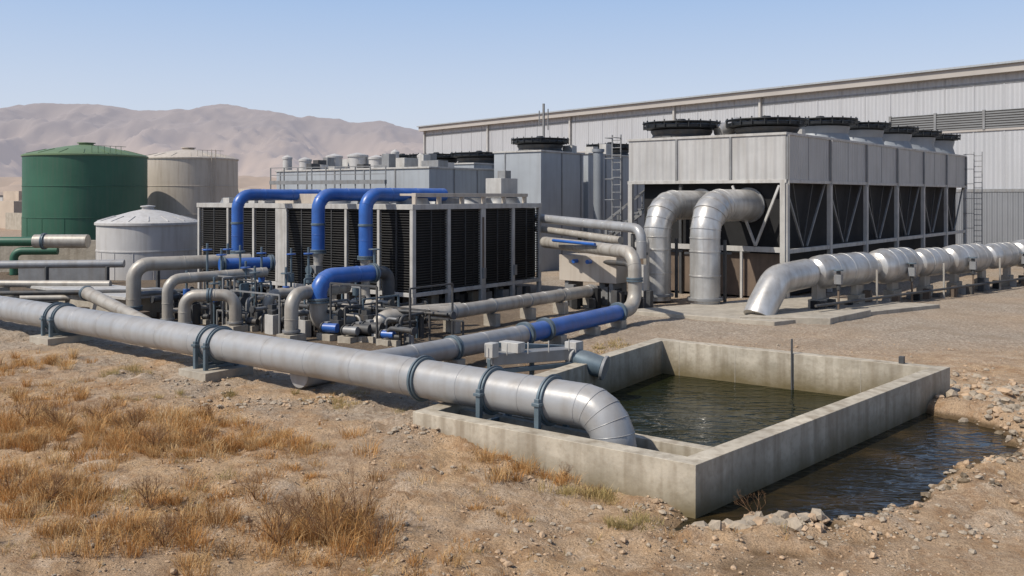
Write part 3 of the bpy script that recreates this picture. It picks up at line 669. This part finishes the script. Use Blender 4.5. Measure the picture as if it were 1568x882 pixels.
b.beam(a,c,.25,frameg); b.done()
# ------------------------------------------------------------ warehouse
W0=Vector((-16.6,173)); wd=Vector((.624,-.7814)); wn=Vector((.7814,.624)); FW=(tuple(W0),tuple(wd),tuple(wn))
b=B('warehouse'); WL=150
b.lb(FW,0,WL,0,60,0,17.2,wh)
b.lb(FW,-.6,WL,-.9,.0,17.2,18.0,whf); b.lb(FW,-.8,WL,-1.2,60,18.0,18.2,casingg)
b.lb(FW,0,WL,-.06,0,16.2,16.5,frameg)
b.lb(FW,0,WL,-.12,0,11.55,11.75,whf)
b.lb(FW,93,WL,-.1,0,11.75,13.6,louv); 
for u in range(93,150,5): b.lb(FW,u,u+.25,-.2,0,11.7,13.7,frameg)
b.lb(FW,0,WL,-.1,0,0,5.4,whd); b.lb(FW,0,WL,-.16,0,5.4,5.7,frameg)
for u in (0.2,20,41,62,76,118): b.lb(FW,u,u+.3,-.35,-.05,0,17.2,frame)
for k in range(0,150,3): b.lb(FW,k,k+.12,-.05,0,5.7,17.2,wh)
b.done()
b=B('antenna_mast'); b.beam((3.6,104,0),(3.6,104,15.5),.2,frameg); 
for z in (13.6,14.3): b.beam((3.0,104,z),(4.2,104,z),.08,frameg)
b.beam((3.1,104,13),(3.1,104,14.7),.1,frameg); b.beam((4.1,104,12.5),(4.1,104,14.9),.1,frameg); b.done()
# ------------------------------------------------------------ mountains, hills (aerial haze as in-scattered light)
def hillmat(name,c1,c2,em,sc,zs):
    return mk(name,c1,0.95,0,0.3,sc,0,1,emit=em,fine=(sc*6,.5,c2),zstain_haze=zs)
mm=hillmat('mountain_haze',(0.085,0.068,0.054),(0.052,0.043,0.038),(0.275,0.262,0.300),0.0015,(30,260,(0.20,0.145,0.095),.9,60))  # emission and paler low slopes put aerial haze into the mountain colour
prof=[(-6000,300),(-3800,330),(-2700,340),(-2128,372),(-1960,392),(-1720,388),(-1545,368),(-1380,370),(-1200,388),(-1040,358),(-850,336),(-600,317),(-390,285),(0,230),(600,160),(1500,80),(5000,30)]
def ridge(x):
    for (a,h1),(c,h2) in zip(prof[:-1],prof[1:]):
        if a<=x<=c:
            t=(x-a)/(c-a); return h1+(h2-h1)*(t*t*(3-2*t))
    return 30
def mtn(name,x0,x1,y0,yr,y1,nx,ny,hf,mat,amp,fr,seed):
    V=[];Fc=[]
    for j in range(ny+1):
        y=y0+(y1-y0)*j/ny
        for i in range(nx+1):
            x=x0+(x1-x0)*i/nx
            t=(y-y0)/(yr-y0) if y<yr else max(0,1-(y-yr)/(y1-yr)); t=max(0,t)
            wx=x+180*noise.noise(Vector((x*.0012,y*.0012,seed+3)))
            n=noise.ridged_multi_fractal(Vector((wx*fr,y*fr*.7,seed)),0.85,2.15,7,1.0,2.0)
            z=hf(x)*(.72*t+.28*t*t)+(n-1.2)*amp*math.sin(math.pi*min(1,t*.94))
            if t>.9: z+=noise.fractal(Vector((x*.01,0,seed)),1,2,4)*4*(amp/60)
            V.append((x,y,z-3))
    for j in range(ny):
        for i in range(nx):
            k=j*(nx+1)+i; Fc.append((k,k+1,k+nx+2,k+nx+1))
    me=bpy.data.meshes.new(name); me.from_pydata(V,[],Fc); me.polygons.foreach_set('use_smooth',[True]*len(Fc)); me.materials.append(mat)
    o=bpy.data.objects.new(name,me); S.collection.objects.link(o)
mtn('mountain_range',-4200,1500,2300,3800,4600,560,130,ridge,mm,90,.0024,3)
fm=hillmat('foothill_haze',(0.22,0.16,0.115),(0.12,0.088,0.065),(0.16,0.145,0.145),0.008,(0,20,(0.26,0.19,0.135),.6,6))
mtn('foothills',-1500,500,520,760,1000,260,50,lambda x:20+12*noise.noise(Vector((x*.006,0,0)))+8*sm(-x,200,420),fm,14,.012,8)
b=B('town_buildings')
for i in range(60):
    x=R.uniform(-420,-160); y=R.uniform(430,560); s=R.uniform(4,11)
    if i<12: x=R.uniform(-190,-120);y=R.uniform(380,460)
    b.box((x,y,0),(s*1.6,s,R.uniform(4,9)),R.choice((tbeige,bldg,twhite,bldg)))
b.box((-77,145,0),(9,8,4.2),bldg); b.box((-73,135,0),(7,.3,2.5),conc2)
b.done()
# ------------------------------------------------------------ stones
t=(1+5**.5)/2
ico=[(-1,t,0),(1,t,0),(-1,-t,0),(1,-t,0),(0,-1,t),(0,1,t),(0,-1,-t),(0,1,-t),(t,0,-1),(t,0,1),(-t,0,-1),(-t,0,1)]
icf=[(0,11,5),(0,5,1),(0,1,7),(0,7,10),(0,10,11),(1,5,9),(5,11,4),(11,10,2),(10,7,6),(7,1,8),(3,9,4),(3,4,2),(3,2,6),(3,6,8),(3,8,9),(4,9,5),(2,4,11),(6,2,10),(8,6,7),(9,8,1)]
def stone(b,x,y,s,mat,sink=.3):
    z=gz(x,y)+s*(.5-sink)*.6; a=R.uniform(0,6.3); ca,sa=math.cos(a),math.sin(a); sx_,sy_,sz_=R.uniform(.7,1.3),R.uniform(.6,1.1),R.uniform(.4,.85)
    vs=[]
    for p in ico:
        k=R.uniform(.72,1.18)*s*.5/1.9; px_,py_,pz=p[0]*k*sx_,p[1]*k*sy_,p[2]*k*sz_
        vs.append((x+px_*ca-py_*sa,y+px_*sa+py_*ca,z+pz))
    b.add(vs,icf,mat)
b=B('gravel')
for i in range(10000):
    y=11+R.random()**1.3*20; x=R.uniform(-.6,.62)*y
    if sdist(x,y,QUAD)<.05 : continue
    if noise.noise(Vector((x*.5,y*.5,4)))+R.uniform(-.35,.35)<-.05: continue
    if sdist(x,y,PUD)<0: continue
    stone(b,x,y,R.uniform(.02,.065)*(1+ (R.random()<.06)*1.4),clod if R.random()<.6 else rockm)
b.done(ang=20,recalc=False)
b=B('rocks')
def cluster(cx,cy,rx,ry,n,s0,s1,wet=0):
    for i in range(n):
        x=cx+R.gauss(0,rx*.5);y=cy+R.gauss(0,ry*.5)
        if sdist(x,y,QUAD)<.02: continue
        stone(b,x,y,s0+(s1-s0)*R.random()**2.2,mudr if R.random()<wet else (rockm if R.random()<.65 else clod))
cluster(3.4,13.95,.55,.35,90,.08,.38,.15); cluster(4.2,13.9,.8,.3,90,.06,.34,.15); cluster(3.85,13.75,.45,.25,16,.28,.46); cluster(3.5,14.3,.35,.3,30,.08,.3,.6)
cluster(2.2,14.6,1,.25,60,.04,.16); cluster(0.5,15.8,1.6,.3,50,.04,.14)
cluster(11.4,22.9,1.0,1.2,190,.08,.42); cluster(11.6,20.6,.9,1.2,190,.06,.34,.1); cluster(13.6,23.5,2.4,2.2,280,.06,.3); cluster(10.6,19.2,.5,1.2,90,.05,.24,.5)
cluster(9.0,16.8,.8,.5,110,.05,.22,.3); cluster(7.4,15.4,.8,.4,80,.04,.18,.4); cluster(5.5,14.4,.9,.3,80,.04,.18,.4); cluster(-1.8,17.6,1.0,.3,50,.04,.16); cluster(-5,20.3,3,.7,260,.03,.15); cluster(-7.7,22.6,1,.5,50,.05,.16)
cluster(6,13.6,3,.6,170,.04,.15); cluster(1,13,3,1,150,.03,.13); cluster(12.5,18.5,2.4,1.5,170,.05,.22)
b.done(ang=20,recalc=False)
# ------------------------------------------------------------ dry grass
def grassmat(name):
    m=bpy.data.materials.new(name); m.use_nodes=True; N=m.node_tree.nodes;L=m.node_tree.links;p=N['Principled BSDF']; p.inputs['Roughness'].default_value=.8; p.inputs['Specular IOR Level'].default_value=.2
    a=N.new('ShaderNodeAttribute'); a.attribute_name='Col'; L.new(a.outputs['Color'],p.inputs['Base Color'])
    tr=N.new('ShaderNodeBsdfTranslucent'); L.new(a.outputs['Color'],tr.inputs['Color']); mx=N.new('ShaderNodeMixShader'); mx.inputs[0].default_value=.35
    L.new(p.outputs[0],mx.inputs[1]); L.new(tr.outputs[0],mx.inputs[2]); L.new(mx.outputs[0],N['Material Output'].inputs['Surface'])
    return m
GM=grassmat('dry_grass_blades')
pal=[(.60,.32,.11),(.68,.42,.18),(.50,.26,.09),(.76,.55,.29),(.33,.18,.07),(.57,.37,.17)]
pal_g=[(.42,.34,.15),(.55,.41,.19),(.60,.45,.23),(.34,.27,.12)]
def tuft(V,Fc,C,x,y,r,h,n,pl,w=.009,spread=.6):
    z0=gz(x,y)-.02; base=R.choice(pl)
    for i in range(n):
        a=R.uniform(0,6.283); rr=r*R.random()**.7; bx=x+rr*math.cos(a); by=y+rr*math.sin(a)
        a2=a+R.gauss(0,.9); hh=h*R.uniform(.35,1.1); ln=hh*spread*R.uniform(.1,1.3)
        dx,dy=math.cos(a2)*ln,math.sin(a2)*ln; a3=R.uniform(0,3.14); wx,wy=math.cos(a3)*w,math.sin(a3)*w
        k=len(V); m1=(bx+dx*.35,by+dy*.35,z0+hh*.6); tp=(bx+dx,by+dy,z0+hh*R.uniform(.7,1))
        V+= [(bx-wx,by-wy,z0),(bx+wx,by+wy,z0),(m1[0]+wx*.7,m1[1]+wy*.7,m1[2]),(m1[0]-wx*.7,m1[1]-wy*.7,m1[2]),tp]
        Fc+=[(k,k+1,k+2,k+3),(k+3,k+2,k+4)]
        c=base if R.random()<.6 else R.choice(pl); g=R.uniform(.6,1.2); C+=[(c[0]*g,c[1]*g,c[2]*g,1)]*5
def mkgrass(name,V,Fc,C,mat):
    me=bpy.data.meshes.new(name); me.from_pydata(V,[],Fc); ca=me.color_attributes.new('Col','FLOAT_COLOR','POINT')
    ca.data.foreach_set('color',[q for c in C for q in c]); me.materials.append(mat); o=bpy.data.objects.new(name,me); S.collection.objects.link(o)
V,Fc,C=[],[],[]
patches=[(-2.7,12.9,1.0,.7,44,.30,.62,pal),(-4.6,13.6,.9,.7,16,.25,.45,pal),(-6.9,13.6,1.2,.7,42,.22,.5,pal),(-6.2,16.6,1.9,.8,72,.22,.5,pal),(-5.2,17.0,1.0,.8,24,.2,.42,pal),
(-9.0,17.8,1.7,1.0,72,.28,.62,pal),(-7.0,18.6,1.5,.8,40,.25,.5,pal),(-4.4,16.6,.8,.6,16,.2,.36,pal),(-10.5,19.8,1.5,1.2,38,.28,.48,pal),(-13.2,24.8,1.6,1.1,38,.3,.5,pal),(-10,23.5,.5,.4,8,.25,.4,pal_g),
(-5.0,12.2,1.2,.6,38,.2,.48,pal),(-3.4,15.3,1.4,.6,10,.12,.26,pal),(.6,15.8,1.1,.3,24,.2,.38,pal),(1.3,15.2,.8,.3,24,.15,.33,pal_g),(1.5,13.6,.5,.3,9,.15,.28,pal_g),(-.3,16.6,.6,.3,12,.2,.35,pal),(-6,21.0,2,.5,9,.15,.3,pal_g),(-1.5,12.3,1,.5,9,.15,.3,pal),(-8.6,14.9,1.4,.9,34,.2,.45,pal),(-3.6,20,1.4,.5,6,.15,.28,pal_g),(-.5,14.3,.9,.6,7,.1,.2,pal)]
for cx,cy,rx,ry,n,h0,h1,pl in patches:
    for i in range(n):
        x=cx+R.gauss(0,rx*.6); y=cy+R.gauss(0,ry*.6)
        if sdist(x,y,QUAD)<.1: continue
        tuft(V,Fc,C,x,y,R.uniform(.08,.26),R.uniform(h0,h1)*R.uniform(.5,1.0),R.randint(60,120),pl,.0042,.85)
for i in range(1300):
    y=11+R.random()*13; x=R.uniform(-.62,.05)*y
    m=noise.noise(Vector((x*.33,y*.5,12)))+.35*noise.noise(Vector((x*1.4,y*1.4,2)))-max(0,(x+.32*y))*.10
    if sdist(x,y,QUAD)<.15 or m<.02 or .6*x+.8*y>12.2: continue
    tuft(V,Fc,C,x,y,R.uniform(.1,.3),R.uniform(.06,.22),R.randint(20,55),pal if R.random()<.85 else pal_g,.004,1.2)
for i in range(300):
    y=11+R.random()*16; x=R.uniform(-.6,.3)*y
    if sdist(x,y,QUAD)<.15: continue
    tuft(V,Fc,C,x,y,R.uniform(.03,.12),R.uniform(.05,.16),R.randint(8,24),pal_g+pal,.0045,1.0)
for i in range(220):
    t_=R.random(); x=3.0+t_*8+R.uniform(-1,1); y=29.7-t_*4.6+R.uniform(-.6,1.8)
    if sdist(x,y,QUAD)<.2: continue
    tuft(V,Fc,C,x,y,R.uniform(.1,.3),R.uniform(.06,.2),30,pal_g,.01,1.2)
mkgrass('dry_grass',V,Fc,C,GM)
V,Fc,C=[],[],[]
def shrub(x,y,h,n):
    z0=gz(x,y)
    def br(p,d,l,w,dep):
        q=p+d*l; s=Vector((-d.y,d.x,.1)).normalized()*w; s2=Vector((d.z,.2,-d.x)).normalized()*w
        for ss in (s,s2):
            k=len(V); V.extend([tuple(p-ss),tuple(p+ss),tuple(q+ss*.6),tuple(q-ss*.6)]); Fc.append((k,k+1,k+2,k+3)); c=R.choice([(.26,.15,.08),(.36,.22,.12),(.18,.11,.07)]); C.extend([(*c,1)]*4)
        if dep>0:
            for _ in range(R.randint(2,3)): 
                nd=(d+Vector((R.gauss(0,.4),R.gauss(0,.4),R.gauss(.1,.25)))).normalized(); br(q,nd,l*R.uniform(.55,.8),w*.6,dep-1)
    for i in range(n):
        a=R.uniform(0,6.3); d=Vector((math.cos(a)*.55,math.sin(a)*.55,R.uniform(.6,1.2))).normalized(); br(Vector((x,y,z0)),d,h*.35,.006,4)
for x,y,h,n in ((-2.6,12.7,.9,14),(-2.2,13.0,1.1,6),(-3.2,12.5,.65,16),(-3.0,13.2,.6,12),(-1.9,12.7,.5,8),(-7.3,17.4,.65,16),(-8.8,17.9,.7,16),(-8.2,18.3,.6,12),(-9.6,18.2,.6,12),(-6.4,16.4,.5,12),(-5.6,16.8,.45,10),(-5.2,13.2,.55,10),(-6.8,13.4,.5,12),(-7.6,13.9,.5,10),(-3.9,13.9,.5,8),(3.75,14.1,.5,4),(-6.1,18.6,.4,6),(-4.6,12.1,.45,10),(.9,15.7,.35,5)): shrub(x,y,h,n)
mkgrass('dry_shrubs',V,Fc,C,GM)
# ------------------------------------------------------------ light, world, camera
az=Vector((-.88,-.47)).normalized(); el=math.radians(48)
dv=Vector((az.x*math.cos(el),az.y*math.cos(el),math.sin(el)))
sl=bpy.data.lights.new('sun','SUN'); sl.energy=4.6; sl.angle=math.radians(.5); sl.color=(1,.93,.82)
so=bpy.data.objects.new('sun',sl); so.rotation_euler=dv.to_track_quat('Z','Y').to_euler(); S.collection.objects.link(so)
w=bpy.data.worlds.new('World'); S.world=w; w.use_nodes=True; nt=w.node_tree; N=nt.nodes; L=nt.links
sk=N.new('ShaderNodeTexSky'); sk.sky_type='NISHITA'; sk.sun_disc=False; sk.sun_elevation=el; sk.sun_rotation=math.atan2(az.x,az.y)%(2*math.pi); sk.air_density=1.0; sk.dust_density=1.5; sk.ozone_density=4.0
# low-lying haze band added to the sky dome (same in every direction)
tc=N.new('ShaderNodeTexCoord'); sp=N.new('ShaderNodeSeparateXYZ'); L.new(tc.outputs['Generated'],sp.inputs[0])
rp=N.new('ShaderNodeValToRGB'); e=rp.color_ramp.elements; e[0].position=0.0; e[0].color=(.88,.90,.96,1); e[1].position=.24; e[1].color=(.40,.60,.94,1)
e2=rp.color_ramp.elements.new(.11); e2.color=(.69,.79,.97,1)
L.new(sp.outputs[2],rp.inputs[0])
sc=N.new('ShaderNodeVectorMath'); sc.operation='SCALE'; sc.inputs['Scale'].default_value=7.2; L.new(rp.outputs[0],sc.inputs[0])
fr=N.new('ShaderNodeMapRange'); fr.inputs[1].default_value=.22; fr.inputs[2].default_value=.42; fr.inputs[3].default_value=.85; fr.inputs[4].default_value=0; L.new(sp.outputs[2],fr.inputs[0])
mx=N.new('ShaderNodeMix'); mx.data_type='RGBA'; L.new(fr.outputs[0],mx.inputs[0]); L.new(sk.outputs[0],mx.inputs[6]); L.new(sc.outputs[0],mx.inputs[7])
bg=N['Background']; bg.inputs['Strength'].default_value=.122; L.new(mx.outputs[2],bg.inputs['Color'])
cam=bpy.data.cameras.new('camera'); co=bpy.data.objects.new('camera',cam); S.collection.objects.link(co)
co.location=(0,0,5); co.rotation_euler=(math.radians(90),0,0); cam.sensor_width=36; cam.lens=36*1400/1568; cam.shift_y=-141/1568; cam.clip_end=20000; cam.clip_start=.1
S.camera=co
S.view_settings.view_transform='Standard'; S.view_settings.look='None'; S.view_settings.exposure=0
